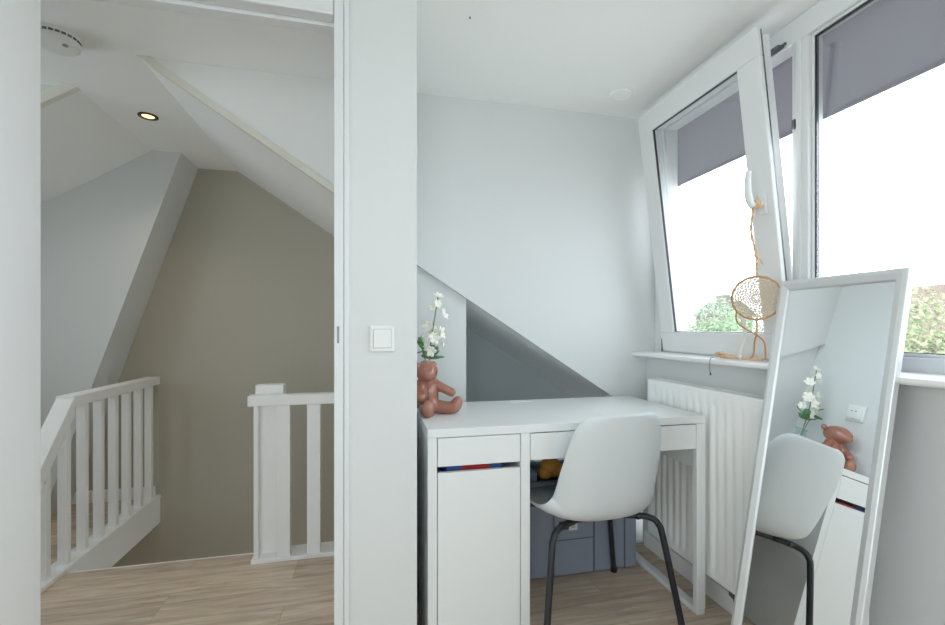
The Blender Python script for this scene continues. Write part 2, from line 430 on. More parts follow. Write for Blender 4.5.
w4 = bpy.data.objects.new('fill_window_back', None); COL.objects.link(w4); w4['kind'] = 'structure'; WL['fill_window_back'] = Vector()  # unseen glazing added behind the camera to light surfaces facing it
for a, b_ in ((-1.5, -.7), (-.7, .1)):
    g = MB()
    g.box(a, a+.06, BY-.09, BY-.02, .12, 2.06, .003); g.box(b_-.06, b_, BY-.09, BY-.02, .12, 2.06, .003); g.box(a+.06, b_-.06, BY-.09, BY-.02, .12, .20, .003); g.box(a+.06, b_-.06, BY-.09, BY-.02, 2.0, 2.06, .003)
    obj('window_frame', g, 'upvc', w4)
    g = MB(); g.box(a+.06, b_-.06, BY-.06, BY-.055, .2, 2.0); obj('pane', g, 'pane', w4)

# outside roller screens
for nm, a, b_, lab in (('l', 1.2195, 1.94, 'grey fabric roller screen hanging outside the tilted window'), ('r', .02, 1.2185, 'grey fabric roller screen hanging outside the fixed window')):
    r_ = thing('roller_screen', (1.47, (a+b_)/2, 1.74), lab, 'roller blind', 'grey screens outside the windows')
    fb = MB(); fb.box(1.4695, 1.4705, a, b_, 1.786, 2.115); obj('fabric', fb, 'screen', r_)
    fb = MB(); fb.box(1.464, 1.476, a, b_, 1.776, 1.788, .003); obj('bottom_bar', fb, 'screen', r_)
    fb = MB(); fb.box(1.445, 1.52, a, b_, 2.116, 2.20, .01); obj('cassette', fb, 'upvc', r_)

# ------------------------------------------------------------------ radiator
RX, RY0, RY1, RZ0, RZ1 = 1.246, .93, 1.812, .142, .845
rd = thing('radiator', (1.28, (RY0+RY1)/2, RZ0), 'white ribbed panel radiator on the wall under the window', 'radiator')
p = MB()
pitch = .040; n = int((RY1-RY0-.03)/pitch); y = RY0
ys = [(RY0, 0)]
st0 = RY0+.015
for i in range(n):
    b0 = st0+i*pitch
    ys += [(b0, 0), (b0+.010, .0), (b0+.015, .006), (b0+.028, .006), (b0+.033, 0)]
ys.append((RY1, 0))
zs = [(RZ0, 0), (RZ0+.030, 0), (RZ0+.05, 1), (RZ1-.062, 1), (RZ1-.045, 0), (RZ1-.004, 0)]
grid = [[p.bm.verts.new((RX+d*k, yy, zz)) for (yy, d) in ys] for (zz, k) in zs]
for i in range(len(zs)-1):
    for j in range(len(ys)-1): p.bm.faces.new((grid[i][j], grid[i][j+1], grid[i+1][j+1], grid[i+1][j]))
top = [p.bm.verts.new((RX+.004, yy, RZ1)) for (yy, d) in ys]
bot = [p.bm.verts.new((RX+.01, yy, RZ0-.004)) for (yy, d) in ys]
for j in range(len(ys)-1):
    p.bm.faces.new((grid[-1][j], grid[-1][j+1], top[j+1], top[j])); p.bm.faces.new((bot[j], bot[j+1], grid[0][j+1], grid[0][j]))
p.box(RX+.013, RX+.018, RY0, RY1, RZ0, RZ1-.006)
bmesh.ops.recalc_face_normals(p.bm, faces=p.bm.faces[:])
obj('front_panel', p, 'rad', rd, 40)
for (a, b_) in ((RY0-.002, RY0), (RY1, RY1+.002)):
    obj('side_cover', MB().box(RX+.001, RX+.066, a-.001, b_+.001, RZ0+.01, RZ1, .0008), 'rad', rd)
gr = MB()
gr.box(RX+.005, RX+.009, RY0, RY1, RZ1-.004, RZ1+.001); gr.box(RX+.060, RX+.066, RY0, RY1, RZ1-.004, RZ1+.001)
k = RY0
while k < RY1-.004:
    gr.box(RX+.009, RX+.060, k, k+.004, RZ1-.004, RZ1); k += .014
obj('top_grille', gr, 'rad', rd)
obj('back_panel', MB().box(RX+.050, RX+.066, RY0, RY1, RZ0, RZ1-.01), 'rad', rd)
for yy in (1.29, 1.345):
    vb = MB()
    vb.tube([(RX+.03, yy, RZ0+.01), (RX+.03, yy, RZ0-.035)], .011, 12)
    vb.box(RX+.016, RX+.044, yy-.013, yy+.013, RZ0-.032, RZ0-.010, .004)
    vb.tube([(RX+.03, yy, RZ0-.03), (RX+.035, yy, RZ0-.06), (WX-.012, yy, RZ0-.062)], .007, 10)
    obj('valve', vb, 'dmetal', rd, 40)

# ------------------------------------------------------------------ desk
DX0, DX1, D0, D1, DT = .179, 1.228, 1.43, 1.935, .75
dk = thing('desk', ((DX0+DX1)/2, (D0+D1)/2, 0), 'white writing desk with drawers and a side cupboard in the wall nook', 'desk')
obj('tabletop', MB().box(DX0, DX1, D0, D1, .722, DT, .002), 'desk', dk)
obj('cable_flap', MB().box(.60, .72, D1-.055, D1-.022, DT-.002, DT+.0025, .002), 'desk', dk)
for a, b_ in ((DX0, DX0+.030), (.496, .529)):
    obj('side_panel', MB().box(a, b_, D0, D1-.02, 0, .7215, .0015), 'desk', dk)
obj('back_panel', MB().box(DX0+.03, .496, D1-.03, D1-.02, .02, .72), 'desk', dk)
obj('shelf', MB().box(DX0+.0305, .4955, D0+.03, D1-.03, .54, .555), 'desk', dk)
obj('bottom_panel', MB().box(DX0+.0305, .4955, D0+.03, D1-.03, .03, .048), 'desk', dk)
obj('cupboard_door', MB().box(DX0+.0325, .4935, D0+.001, D0+.019, .035, .606, .0015), 'desk', dk)
dr = obj('drawer', MB().box(DX0+.0325, .4935, D0+.001, D0+.019, .6265, .7195, .0015), 'desk', dk)
obj('drawer_box', MB().box(DX0+.04, .485, D0+.02, D1-.06, .632, .69), 'desk', dr)
dr = obj('drawer', MB().box(.5315, 1.1875, D0+.001, D0+.019, .6275, .7185, .0015), 'desk', dk)
obj('drawer_box', MB().box(.54, 1.18, D0+.02, D1-.06, .632, .70), 'desk', dr)
lg = MB()
lg.box(1.190, DX1, D0, D0+.022, 0.022, .7215, .002); lg.box(1.190, DX1, D1-.022, D1, 0.022, .7215, .002)
lg.box(1.190, DX1, D0, D1, 0, .022, .006)
obj('leg_frame', lg, 'desk', dk)
obj('apron', MB().box(1.205, 1.221, D0+.0225, D1-.0225, .545, .7215, .001), 'desk', dk)
obj('rear_apron', MB().box(.5295, 1.2045, D1-.038, D1-.023, .56, .7215, .001), 'desk', dk)

# what lies in the desk
bk = thing('game_box', (.345, D0+.16, .555), 'blue and red card box inside the desk cupboard', 'box')
obj('base', MB().box(.250, .445, D0+.06, D0+.27, .555, .6105, .002), 'blue', bk)
obj('cover_band', MB().box(.302, .402, D0+.0585, D0+.272, .556, .6125, .001), 'red', bk)
ty = MB()
ty.box(.5295, 1.0, 1.60, 1.89, .470, .474); ty.box(.5295, 1.0, 1.60, 1.606, .474, .490)
tyo = obj('under_shelf', ty, 'traym', dk); tyo['label'] = 'dark grey metal shelf under the drawer'
tb = thing('plastic_tub', (.60, 1.68, .474), 'clear plastic tub on the grey shelf under the desk drawer', 'tub')
q = MB(); q.box(.552, .645, 1.625, 1.74, .4745, .545, .006); obj('tub', q, 'clear', tb)
q = MB(); q.box(.560, .635, 1.635, 1.73, .476, .515, .006); obj('contents', q, 'box', tb)
q = MB(); q.ell((.705, 1.67, .527), (.045, .035, .030)); q.ell((.735, 1.665, .505), (.038, .03, .024)); q.ell((.675, 1.66, .502), (.03, .03, .026)); q.ell((.72, 1.69, .492), (.06, .04, .0165))
o = obj('plush_toy', q, 'orange', None, True); tag(o, 'orange plush toy lying on the grey shelf under the desk drawer', 'toy'); recentre(o, (.705, 1.67, .474))

# storage trunk on the floor under the desk
bx = thing('storage_box', (.86, 1.85, 0), 'grey blue storage box with darker lid on the floor under the desk', 'box')
R = Matrix.Translation((.86, 1.785, 0)) @ Matrix.Rotation(math.radians(0), 4, 'Z') @ Matrix.Translation((-.86, -1.785, 0))
X0, X1, Y0, Y1 = .56, 1.168, 1.785, 1.885
q = MB(); q.box(X0, X1, Y0, Y1, .006, .318, .004); obj('body', q, 'box', bx)
q = MB(); q.box(X0-.005, X1+.005, Y0-.006, Y1+.006, .318, .350, .004); obj('lid', q, 'boxd', bx)
for a in (.768, .958, 1.108):
    obj('seam', MB().box(a-.003, a+.003, Y0-.003, Y0+.001, .008, .317), 'boxd', bx)
obj('seam', MB().box(.772, .954, Y0-.002, Y0+.001, .158, .162), 'boxd', bx)
q = obj('label', MB().box(.838, .878, Y0-.0045, Y0-.001, .200, .248, .0008), 'tag', bx)
q2 = MB(); q2.box(.846, .870, Y0-.0055, Y0-.0044, .226, .236); q2.box(.849, .866, Y0-.0055, Y0-.0044, .213, .217)
obj('label_print', q2, 'gapgrey', q)

# cable beside the desk
q = MB(); q.tube([(.162, 1.60, .70), (.158, 1.585, .35), (.160, 1.56, .18), (.166, 1.53, .09), (.160, 1.50, .02), (.15, 1.44, .006), (.12, 1.36, .006)], .004, 8, smooth_pts=5)
o = obj('power_cord', q, 'gasket', None, True); tag(o, 'dark cord hanging in the gap between desk and wall', 'cord'); recentre(o, (.16, 1.5, 0))

# ------------------------------------------------------------------ chair
CX, CYc, CA = .798, 1.572, math.radians(3)
ch = thing('shell_chair', (CX, CYc, 0), 'white plastic shell chair with black tube legs in front of the desk', 'chair')
TC = Matrix.Translation((CX, CYc, 0)) @ Matrix.Rotation(CA, 4, 'Z')
# stations: y, z, halfwidth, edge curl
stn = [(.235, .412, .120, .004), (.234, .420, .170, .006), (.222, .428, .206, .010), (.17, .428, .228, .018), (.09, .418, .236, .026), (0, .408, .236, .034), (-.08, .404, .230, .044),
       (-.135, .405, .222, .058), (-.178, .414, .208, .076), (-.208, .436, .198, .084), (-.226, .472, .194, .082), (-.236, .52, .193, .072), (-.245, .58, .190, .060), (-.255, .64, .184, .046), (-.265, .70, .174, .040),
       (-.272, .742, .163, .035), (-.277, .770, .149, .031), (-.280, .787, .124, .027), (-.281, .796, .085, .022)]
P = [Vector((0, a, b_)) for a, b_, _, _ in stn]
NS = 22
q = MB(); rows = []
for i, (a, b_, hw, cu) in enumerate(stn):
    tg = (P[min(i+1, len(P)-1)]-P[max(i-1, 0)]).normalized()
    nr = Vector((0, tg.z, -tg.y)); nr = -nr if nr.z < -.05 or (abs(nr.z) <= .05 and nr.y < 0) else nr   # towards the sitter
    if nr.y < 0 and i > 8: nr = -nr
    row = []
    for j in range(NS+1):
        s_ = -1+2*j/NS
        # bend the sides up round an arc
        x = hw*math.sin(s_*PI/2*.86)/math.sin(PI/2*.86)
        row.append(q.bm.verts.new(P[i]+Vector((x, 0, 0))+nr*cu*abs(s_)**2.6*1.15))
    rows.append(row)
for i in range(len(rows)-1):
    for j in range(NS): q.bm.faces.new((rows[i][j], rows[i][j+1], rows[i+1][j+1], rows[i+1][j]))
sh = obj('seat_shell', q, 'chair', ch, True, TC)
md = sh.modifiers.new('sol', 'SOLIDIFY'); md.thickness = .007; md.offset = 0
md = sh.modifiers.new('sub', 'SUBSURF'); md.levels = 2; md.render_levels = 2
# legs
q = MB()
q.tube([(-.12, -.10, .390), (.12, -.10, .390)], .0105, 10); q.tube([(-.12, .12, .394), (.12, .12, .394)], .0105, 10)
q.box(-.11, .11, -.11, .13, .386, .402, .004)
for sx in (-1, 1): q.box(sx*.150-.014, sx*.150+.014, -.146, -.116, .382, .402, .005)
obj('under_frame', q, 'black', ch, 40, TC)
for sx in (-1, 1):
    for sy, pts in ((-1, [(.10, -.11, .392), (.155, -.135, .393), (.190, -.155, .388), (.209, -.169, .368), (.221, -.180, .318), (.266, -.224, .012)]),
                    (1, [(.10, .12, .396), (.155, .14, .396), (.186, .150, .388), (.200, .156, .365), (.216, .159, .315), (.262, .190, .012)])):
        q = MB(); q.tube([(sx*a, b_, c_) for a, b_, c_ in pts], .0115, 12, smooth_pts=4)
        lgo = obj('leg', q, 'black', ch, 50, TC)
        q = MB(); a, b_, c_ = pts[-1]; q.lathe([(.012, 0), (.0135, .002), (.0135, .022)], (sx*a, b_, 0), 14)
        obj('foot_cap', q, 'blackp', lgo, 40, TC)

# ------------------------------------------------------------------ leaning mirror
MW, MYc = .354, .999
MT = Matrix.Translation((1.074, MYc, .0035)) @ Matrix.Rotation(math.radians(10), 4, 'Y')   # leans back towards the sill
ML = 1.246
mr = thing('leaning_mirror', (1.08, MYc, 0), 'tall silver framed mirror leaning against the window sill', 'mirror')
def mring(prof, mb):
    """sweep a frame section (inset, depth) round the rectangle; x grows away from the viewer"""
    corners = []
    for (ins, dx) in prof:
        y0, y1, z0, z1 = -MW/2+ins, MW/2-ins, ins, ML-ins
        corners.append([mb.bm.verts.new((dx, y0, z0)), mb.bm.verts.new((dx, y1, z0)), mb.bm.verts.new((dx, y1, z1)), mb.bm.verts.new((dx, y0, z1))])
    for i in range(len(corners)):
        a = corners[i]; b_ = corners[(i+1) % len(corners)]
        for k in range(4): mb.bm.faces.new((a[k], a[(k+1) % 4], b_[(k+1) % 4], b_[k]))
    bmesh.ops.recalc_face_normals(mb.bm, faces=mb.bm.faces[:])
q = MB(); mring([(0, .018), (0, .002), (.002, 0), (.012, -.002), (.027, .004), (.031, .009), (.031, .018)], q)
obj('frame', q, 'silver', mr, False, MT)
q = MB(); q.box(.010, .0125, -MW/2+.0315, MW/2-.0315, .0315, ML-.0315); obj('glass', q, 'mirror', mr, False, MT)
q = MB(); q.box(.0185, .0205, -MW/2+.004, MW/2-.004, .004, ML-.004); obj('backing_board', q, 'boxd', mr, False, MT)

# ------------------------------------------------------------------ bear
BXc, BYc = .214, 1.715
be = thing('bear_figure', (BXc, BYc, DT), 'brown leather teddy bear sitting on the desk by the wall', 'toy bear')
q = MB()
q.ell((BXc, BYc, .818), (.043, .040, .066))
q.ell((BXc, BYc-.004, .785), (.047, .046, .038))
q.ell((BXc-.006, BYc-.006, .914), (.045, .066, .042))
q.ell((BXc-.004, BYc-.050, .906), (.027, .026, .024))
q.ell((BXc, BYc, .875), (.026, .026, .02))
# arms
for pts, r in (([(BXc+.03, BYc-.005, .862), (BXc+.06, BYc-.02, .846), (BXc+.088, BYc-.03, .832)], [.020, .018, .017]),
               ([(BXc-.03, BYc-.01, .862), (BXc-.040, BYc-.04, .84), (BXc-.030, BYc-.068, .822)], [.020, .018, .017])):
    q.tube(pts, r, 12)
    q.ell(pts[-1], (.0175,)*3); q.ell(pts[0], (.021,)*3)
# legs and feet
q.tube([(BXc+.028, BYc-.012, .778), (BXc+.07, BYc-.030, .774), (BXc+.092, BYc-.040, .776)], [.027, .024, .024], 12)
q.ell((BXc+.104, BYc-.045, .786), (.023, .024, .035), Matrix.Rotation(math.radians(25), 4, 'Y'))
q.tube([(BXc-.012, BYc-.025, .777), (BXc-.014, BYc-.06, .774), (BXc-.012, BYc-.088, .774)], [.027, .025, .024], 12)
q.ell((BXc-.010, BYc-.095, .782), (.024, .022, .0325))
bo = obj('body', q, 'bear', be, True)
md = bo.modifiers.new('rm', 'REMESH'); md.mode = 'VOXEL'; md.voxel_size = .0035; md.use_smooth_shade = True
md = bo.modifiers.new('sm', 'SMOOTH'); md.iterations = 5; md.factor = .5
for sx in (-1, 1):
    q = MB(); q.ell((BXc-.006+sx*.034, BYc+.040, .934), (.013, .012, .014)); obj('ear', q, 'bear', be, True)
q = MB(); q.tube([(BXc-.004, BYc-.0405, .858), (BXc-.003, BYc-.0415, .83), (BXc-.002, BYc-.0465, .79)], .0012, 6, smooth_pts=4)
obj('chest_seam', q, 'beard', be, True)

# ------------------------------------------------------------------ vase and flower spray
VX, VY = .245, 1.86
q = MB(); q.lathe([(.028, 0), (.034, .004), (.036, .05), (.030, .10), (.026, .135), (.029, .15), (.026, .15), (.023, .135), (.027, .10), (.032, .05), (.030, .010), (.001, .008)], (VX, VY, DT+.0005), 32)
o = obj('glass_vase', q, 'vase', None, True); tag(o, 'clear glass vase behind the brown bear on the desk', 'vase'); recentre(o, (VX, VY, DT))
fl = thing('flower_spray', (VX, VY, DT+.012), 'spray of cream blossoms with green leaves in the glass vase', 'flowers')
stem = [(VX+.004, VY, DT+.014), (VX-.004, VY-.004, DT+.16), (VX-.004, VY-.008, .99), (VX+.012, VY-.012, 1.10), (VX+.030, VY-.014, 1.215)]
q = MB(); q.tube(stem, .0028, 8, smooth_pts=5); obj('stem', q, 'stem', fl, True)
q = MB(); q.tube([(VX-.008, VY, DT+.014), (VX-.014, VY-.003, DT+.15), (VX-.034, VY-.008, .98), (VX-.046, VY-.010, 1.02)], .0022, 8, smooth_pts=5); obj('stem', q, 'stem', fl, True)
def petal(mb, c, dirv, side, L, W, cup):
    d = Vector(dirv).normalized(); s_ = Vector(side).normalized(); nn = d.cross(s_).normalized()
    rows = []
    for i in range(6):
        t_ = i/5; w_ = W*math.sin(PI*(.12+.80*t_))**.8
        base = Vector(c)+d*L*t_+nn*cup*t_*t_
        rows.append([mb.bm.verts.new(base+s_*w_*k+nn*(-.25*W)*abs(k)) for k in (-1, -.5, 0, .5, 1)])
    for i in range(5):
        for k in range(4): mb.bm.faces.new((rows[i][k], rows[i][k+1], rows[i+1][k+1], rows[i+1][k]))
def blossom(c, axis, size):
    size *= .86
    ax = Vector(axis).normalized(); u = ax.cross(Vector((.2, .1, 1))).normalized(); v = ax.cross(u)
    mb = MB()
    for k in range(6):
        a = 2*PI*k/6+random.uniform(-.2, .2)
        rd_ = u*math.cos(a)+v*math.sin(a)
        d = rd_*.85+ax*(.62+random.uniform(-.15, .2))
        petal(mb, c, d, ax.cross(rd_), size*random.uniform(.9, 1.15), size*.40, -size*.2)
    mb.ell(Vector(c)+ax*size*.18, (size*.14,)*3, None, 8, 6)
    o = obj('blossom', mb, 'petal', fl, True)
    md = o.modifiers.new('s', 'SOLIDIFY'); md.thickness = .0008
for c, ax, sz in (((VX+.031, VY-.014, 1.212), (.2, -.5, 1), .026), ((VX+.010, VY-.02, 1.165), (-1, -.6, .4), .028), ((VX+.050, VY-.018, 1.135), (1, -.6, .5), .030),
                  ((VX+.024, VY-.025, 1.180), (.3, -1, .3), .022),
                  ((VX-.010, VY-.02, 1.085), (-1, -.7, .3), .033), ((VX+.038, VY-.02, 1.06), (1, -.7, .2), .033), ((VX+.010, VY-.028, 1.04), (.1, -1, .1), .031),
                  ((VX-.022, VY-.02, 1.02), (-1, -.6, .2), .031), ((VX+.046, VY-.01, 1.01), (1, -.3, .1), .026), ((VX-.002, VY-.025, .985), (-.2, -1, -.1), .028), ((VX+.008, VY+.01, 1.07), (.2, 1, .2), .028)):
    blossom(c, ax, sz)
for c, d, L, W in (((VX-.034, VY-.01, .99), (-.5, -.3, .9), .052, .014), ((VX-.036, VY-.01, 1.01), (-.8, -.2, .2), .05, .016), ((VX-.030, VY-.008, .985), (-.6, -.4, -.35), .048, .016),
                   ((VX-.01, VY-.006, .955), (.8, -.5, .35), .055, .017), ((VX-.006, VY-.004, .96), (.9, -.3, -.25), .060, .018), ((VX-.006, VY-.004, .95), (-.6, -.5, .1), .045, .015),
                   ((VX-.004, VY-.006, .965), (.75, -.5, .55), .05, .018), ((VX-.002, VY-.006, .95), (.85, -.4, -.05), .05, .018), ((VX-.004, VY, .97), (.4, .8, .4), .06, .016), ((VX-.01, VY, .95), (-.2, .9, .3), .06, .016)):
    mb = MB(); dv = Vector(d); petal(mb, c, dv, dv.cross(Vector((.1, .35, 1))), L, W, -.012)
    o = obj('leaf', mb, 'leaf', fl, True); md = o.modifiers.new('s', 'SOLIDIFY'); md.thickness = .0007

# ------------------------------------------------------------------ dreamcatcher on the window handle
HP = T @ Vector((-.038, HY, HZ))
dcx, dcy = 1.258, 1.232
RC = Vector((dcx-.004, dcy-.003, 1.180))     # hoop centre
HR = .0715
dc = thing('dreamcatcher', (RC.x, RC.y, RC.z), 'willow hoop dreamcatcher with crochet web hanging from the window handle', 'dreamcatcher')
fw_ = Vector((.66, .75, 0)).normalized(); side = Vector((.75, -.66, 0)).normalized()   # hoop plane spans side and z
def hp(a, r, d=0): return RC+side*math.cos(a)*r+Vector((0, 0, 1))*math.sin(a)*r+fw_*d
q = MB(); N_ = 48
for (ph, rr) in ((0, .0026), (PI, .0026)):
    pts = [hp(2*PI*k/N_, HR+.0018*math.cos(8*PI*k/N_*2+ph), .0018*math.sin(8*PI*k/N_*2+ph)) for k in range(N_)]
    q.tube(pts+[pts[0]], rr, 8)
obj('hoop', q, 'wicker', dc, True)
q = MB()
def line(a, b_, r=.0007): q.tube([a, b_], r, 5)
ringr = [.006, .013, .021, .029, .037, .045, .053, .0605, .069]
for ri, r in enumerate(ringr):
    nn = 10 if ri < 2 else (18 if ri < 5 else 28)
    off = (ri % 2)*PI/nn
    pts = [hp(2*PI*k/nn+off, r+(.0028 if k % 2 else -.0022)) for k in range(nn)]
    q.tube(pts+[pts[0]], .0019+.0007*ri/8, 6)
    if ri:
        r0 = ringr[ri-1]
        for k in range(nn):
            a = 2*PI*k/nn+off
            line(hp(a, r), hp(a+PI/nn*.8, r0), .0017); line(hp(a, r), hp(a-PI/nn*.8, r0), .0013)
obj('web', q, 'web', dc)
q = MB()
tw = [HP+Vector((0, 0, .012)), HP+Vector((-.004, .004, -.03)), HP+Vector((-.006, .01, -.09)), RC+Vector((0, 0, HR+.07)), RC+Vector((0, 0, HR+.03)), RC+Vector((0, 0, HR))]
tws = catmull([Vector(p) for p in tw], 12)
for ph in (0, PI): q.tube([p+Vector((.0024*math.cos(i*.55+ph), .0024*math.sin(i*.55+ph), 0)) for i, p in enumerate(tws)], .0026, 7)
for k in range(10):
    t_ = .1+.05*k
q.tube([RC+Vector((.002, .002, HR+.075)), RC+Vector((.012, -.004, HR+.055)), RC+Vector((.016, -.008, HR+.04))], .0022, 6)
q.tube([RC+Vector((0, 0, HR+.078)), RC+Vector((-.003, .002, HR+.07)), RC+Vector((.003, -.002, HR+.062))], .005, 8)
# wraps round the handle neck
for k in range(3):
    pts = []
    for a in range(17):
        an = 2*PI*a/16
        pts.append(T @ Vector((-.022-.008*k-.0005*a, HY+.0125*math.cos(an), HZ+.0125*math.sin(an))))
    q.tube(pts, .0032, 7)
obj('cord', q, 'rope', dc, True)
# trailing strands down to the sill
SZt = .966
end = Vector((1.300, 1.40, SZt+.006))
q = MB()
q.tube([hp(-PI*.5, HR), hp(-PI*.5, HR+.045), RC+Vector((.012, .02, -HR-.075)), Vector((1.275, 1.265, .985)), Vector((1.285, 1.31, SZt+.005)), Vector((1.285, 1.38, SZt+.005))], .0028, 7, smooth_pts=5)
q.tube([hp(-PI*.80, HR), hp(-PI*.68, HR+.028), RC+Vector((.010, .004, -HR-.055)), RC+Vector((.022, -.010, -HR-.080)), Vector((1.282, 1.222, SZt+.012))], .0028, 7, smooth_pts=5)
obj('trailing_cord', q, 'wicker', dc, True)
q = MB()
for k in range(24):
    a = random.uniform(-.8, .8); L = random.uniform(.02, .05)
    hz = random.uniform(0, .022); q.tube([Vector((1.278, 1.380, SZt+.009)), Vector((1.276+math.sin(a)*L*.3, 1.385+L*.5, SZt+.010+hz*.6)), Vector((1.272+math.sin(a)*L*.7, 1.385+L, SZt+.004+hz))], .0028, 5)
q.tube([Vector((1.284, 1.235, SZt+.007)), Vector((1.281, 1.31, SZt+.008)), Vector((1.280, 1.375, SZt+.010)), Vector((1.280, 1.395, SZt+.012))], [.0055, .006, .0085, .011], 8)
obj('tassel', q, 'rope', dc, True)
q = MB(); q.tube([Vector((1.262, 1.425, SZt+.003)), Vector((1.250, 1.43, SZt+.0)), Vector((1.246, 1.432, .935)), Vector((1.247, 1.428, .91))], .0012, 5, smooth_pts=4); q.ell((1.247, 1.427, .907), (.003, .003, .006))
obj('bead_string', q, 'bark', dc, True)
q = MB(); rb = [hp(-PI*.72, HR), RC+Vector((-.012, .035, -HR-.04)), Vector((1.268, 1.315, SZt+.02)), Vector((1.283, 1.31, SZt+.002))]
rb = catmull([Vector(p) for p in rb], 5); wv = Vector((.4, -.5, .1)).normalized()*.006
vs = [(q.bm.verts.new(p-wv), q.bm.verts.new(p+wv)) for p in rb]
for i in range(len(vs)-1): q.bm.faces.new((vs[i][0], vs[i][1], vs[i+1][1], vs[i+1][0]))
o = obj('ribbon', q, 'ribbon', dc, True); md = o.modifiers.new('s', 'SOLIDIFY'); md.thickness = .0008

# ------------------------------------------------------------------ wall and ceiling fittings
lsw = thing('light_switch', (.036, DY, 1.043), 'square white rocker light switch on the wall beside the doorway', 'light switch')
obj('plate', MB().box(-.003, .070, DY-.010, DY-.0005, 1.008, 1.088, .003), 'switch', lsw)
obj('gap', MB().box(.0065, .0605, DY-.0108, DY-.0095, 1.019, 1.077), 'gapgrey', lsw)  # grey rim paints the shade in the gap round the rocker
obj('rocker', MB().box(.0073, .0597, DY-.0145, DY-.0105, 1.0198, 1.0762, .0015), 'switch', lsw)
so = thing('wall_socket', (NX, 1.70, 1.045), 'white wall socket above the desk end, seen in the mirror', 'socket')
SOY, SOZ = 1.70, 1.045
obj('plate', MB().box(NX+.0005, NX+.012, SOY-.040, SOY+.040, SOZ-.041, SOZ+.041, .003), 'switch', so)
q = MB(); q.box(NX+.0121, NX+.024, SOY-.031, SOY+.031, SOZ-.032, SOZ+.034, .003); cup = obj('outlet', q, 'switch', so, 30)
for dz in (-.0095, .0095):
    q = MB(); q.lathe([(.003, 0), (.003, .0012)], (NX+.0235, SOY+dz, SOZ+.006), 10, 'x'); obj('pin_hole', q, 'gasket', cup)
sk = thing('smoke_alarm', (-1.065, 1.86, CEIL), 'round white smoke alarm on the stair hall ceiling', 'smoke alarm')
c0 = (-1.080, 1.852, CEIL)
q = MB(); q.lathe([(.066, 0), (.066, -.008), (.0635, -.012), (.0635, -.020), (.066, -.022), (.064, -.036), (.056, -.043), (.03, -.045), (.001, -.045)], c0, 48); obj('body', q, 'switch', sk, 35)
q = MB()
for k in range(24):
    a = 2*PI*k/24; R_ = Matrix.Translation(c0) @ Matrix.Rotation(a, 4, 'Z')
    q.box(.0615, .0648, -.0058, .0058, -.0195, -.0165, 0, R_); q.box(.0615, .0648, -.0058, .0058, -.0150, -.0125, 0, R_)
obj('vent_slot', q, 'gasket', sk)
q = MB(); q.lathe([(.008, 0), (.008, -.003), (.001, -.0035)], (c0[0]+.035, c0[1]-.02, CEIL-.0445), 16); obj('test_button', q, 'gapgrey', sk, 40)
sp = thing('ceiling_spotlight', (-1.061, 2.462, CEIL), 'recessed spotlight glowing warm in the stair hall ceiling', 'spotlight')
c1 = (-1.061, 2.462, CEIL)
q = MB(); q.lathe([(.042, 0), (.042, -.004), (.038, -.006), (.030, -.005), (.026, .0), (.026, -.0005)], c1, 40, close=False); obj('ring', q, 'brass', sp, 40)
q = MB(); q.lathe([(.0265, -.001), (.0265, -.002), (.001, -.0021)], c1, 32); obj('lens', q, 'lamp', sp)
cv = thing('ceiling_disc', (1.078, 1.763, CEIL), 'flat white round cover on the ceiling near the tilted window', 'ceiling cover')
q = MB(); q.lathe([(.050, 0), (.050, -.004), (.047, -.007), (.041, -.007), (.040, -.005), (.001, -.005)], (1.078, 1.763, CEIL), 40); obj('cover', q, 'ceil', cv, 30)
q = MB(); q.lathe([(.004, 0), (.004, -.003), (.001, -.004)], (.321, 1.44, CEIL), 12); o = obj('screw_cap', q, 'gapgrey', None, 40); tag(o, 'tiny grey plug in the room ceiling near the doorway wall', 'plug'); recentre(o, (.321, 1.44, CEIL))

# ------------------------------------------------------------------ stair railings
XB = -1.31
rl = thing('stair_railing', (XB-.03, 2.7, 0), 'white baluster railing along the far left side of the stairwell', 'railing')
q = MB(); q.box(XB-.075, XB, 2.36, FAR-.001, .722, .772, .004); obj('handrail', q, 'trim', rl)
q = MB(); q.prism([(2.368, .772), (2.368, .682), (2.0, .230), (2.0, .320)], XB-.072, XB-.001, 'x', .003)
obj('ramped_rail', q, 'trim', rl)
for i in range(8):
    yc = 2.222+.1297*i
    zt = .722 if yc > 2.4 else .772-1.23*(2.368-yc)-.085
    if yc < FAR-.03: obj('baluster', MB().box(XB-.054, XB-.016, yc-.014, yc+.014, .022, zt, .002), 'trim', rl)
q = MB(); q.box(XB-.085, XB+.004, 2.0, FAR-.001, .0005, .022, .003); obj('base_rail', q, 'trim', rl)
q = MB(); q.box(XB-.02, XB, 2.3, FAR, -.16, -.001, .002); struct('trim_3', q, 'trim', label='white fascia board along the left stairwell edge')
q = MB(); q.box(-1.31, .03, 2.3, 2.318, -.2, -.002, .002); struct('trim_4', q, 'trim', label='white fascia under the landing edge')

GY = 2.19
gt = thing('landing_railing', (-.25, GY+.05, 0), 'white railing with square newel post on the landing edge', 'railing')
q = MB(); q.box(-.548, .028, GY, GY+.055, .722, .770, .003); obj('handrail', q, 'trim', gt)
q = MB(); q.box(-.528, -.405, GY+.057, GY+.112, .001, .812, .003); npst = obj('newel_post', q, 'trim', gt)
q = MB(); q.box(-.535, .028, GY, GY+.115, .0005, .020, .003); obj('base_rail', q, 'trim', gt)
for (a, b_) in ((-.524, -.505), (-.427, -.368), (-.293, -.234), (-.16, -.10), (-.028, .0275)):
    obj('baluster', MB().box(a, b_, GY+.008, GY+.045, .0205, .7215, .002), 'trim', gt)

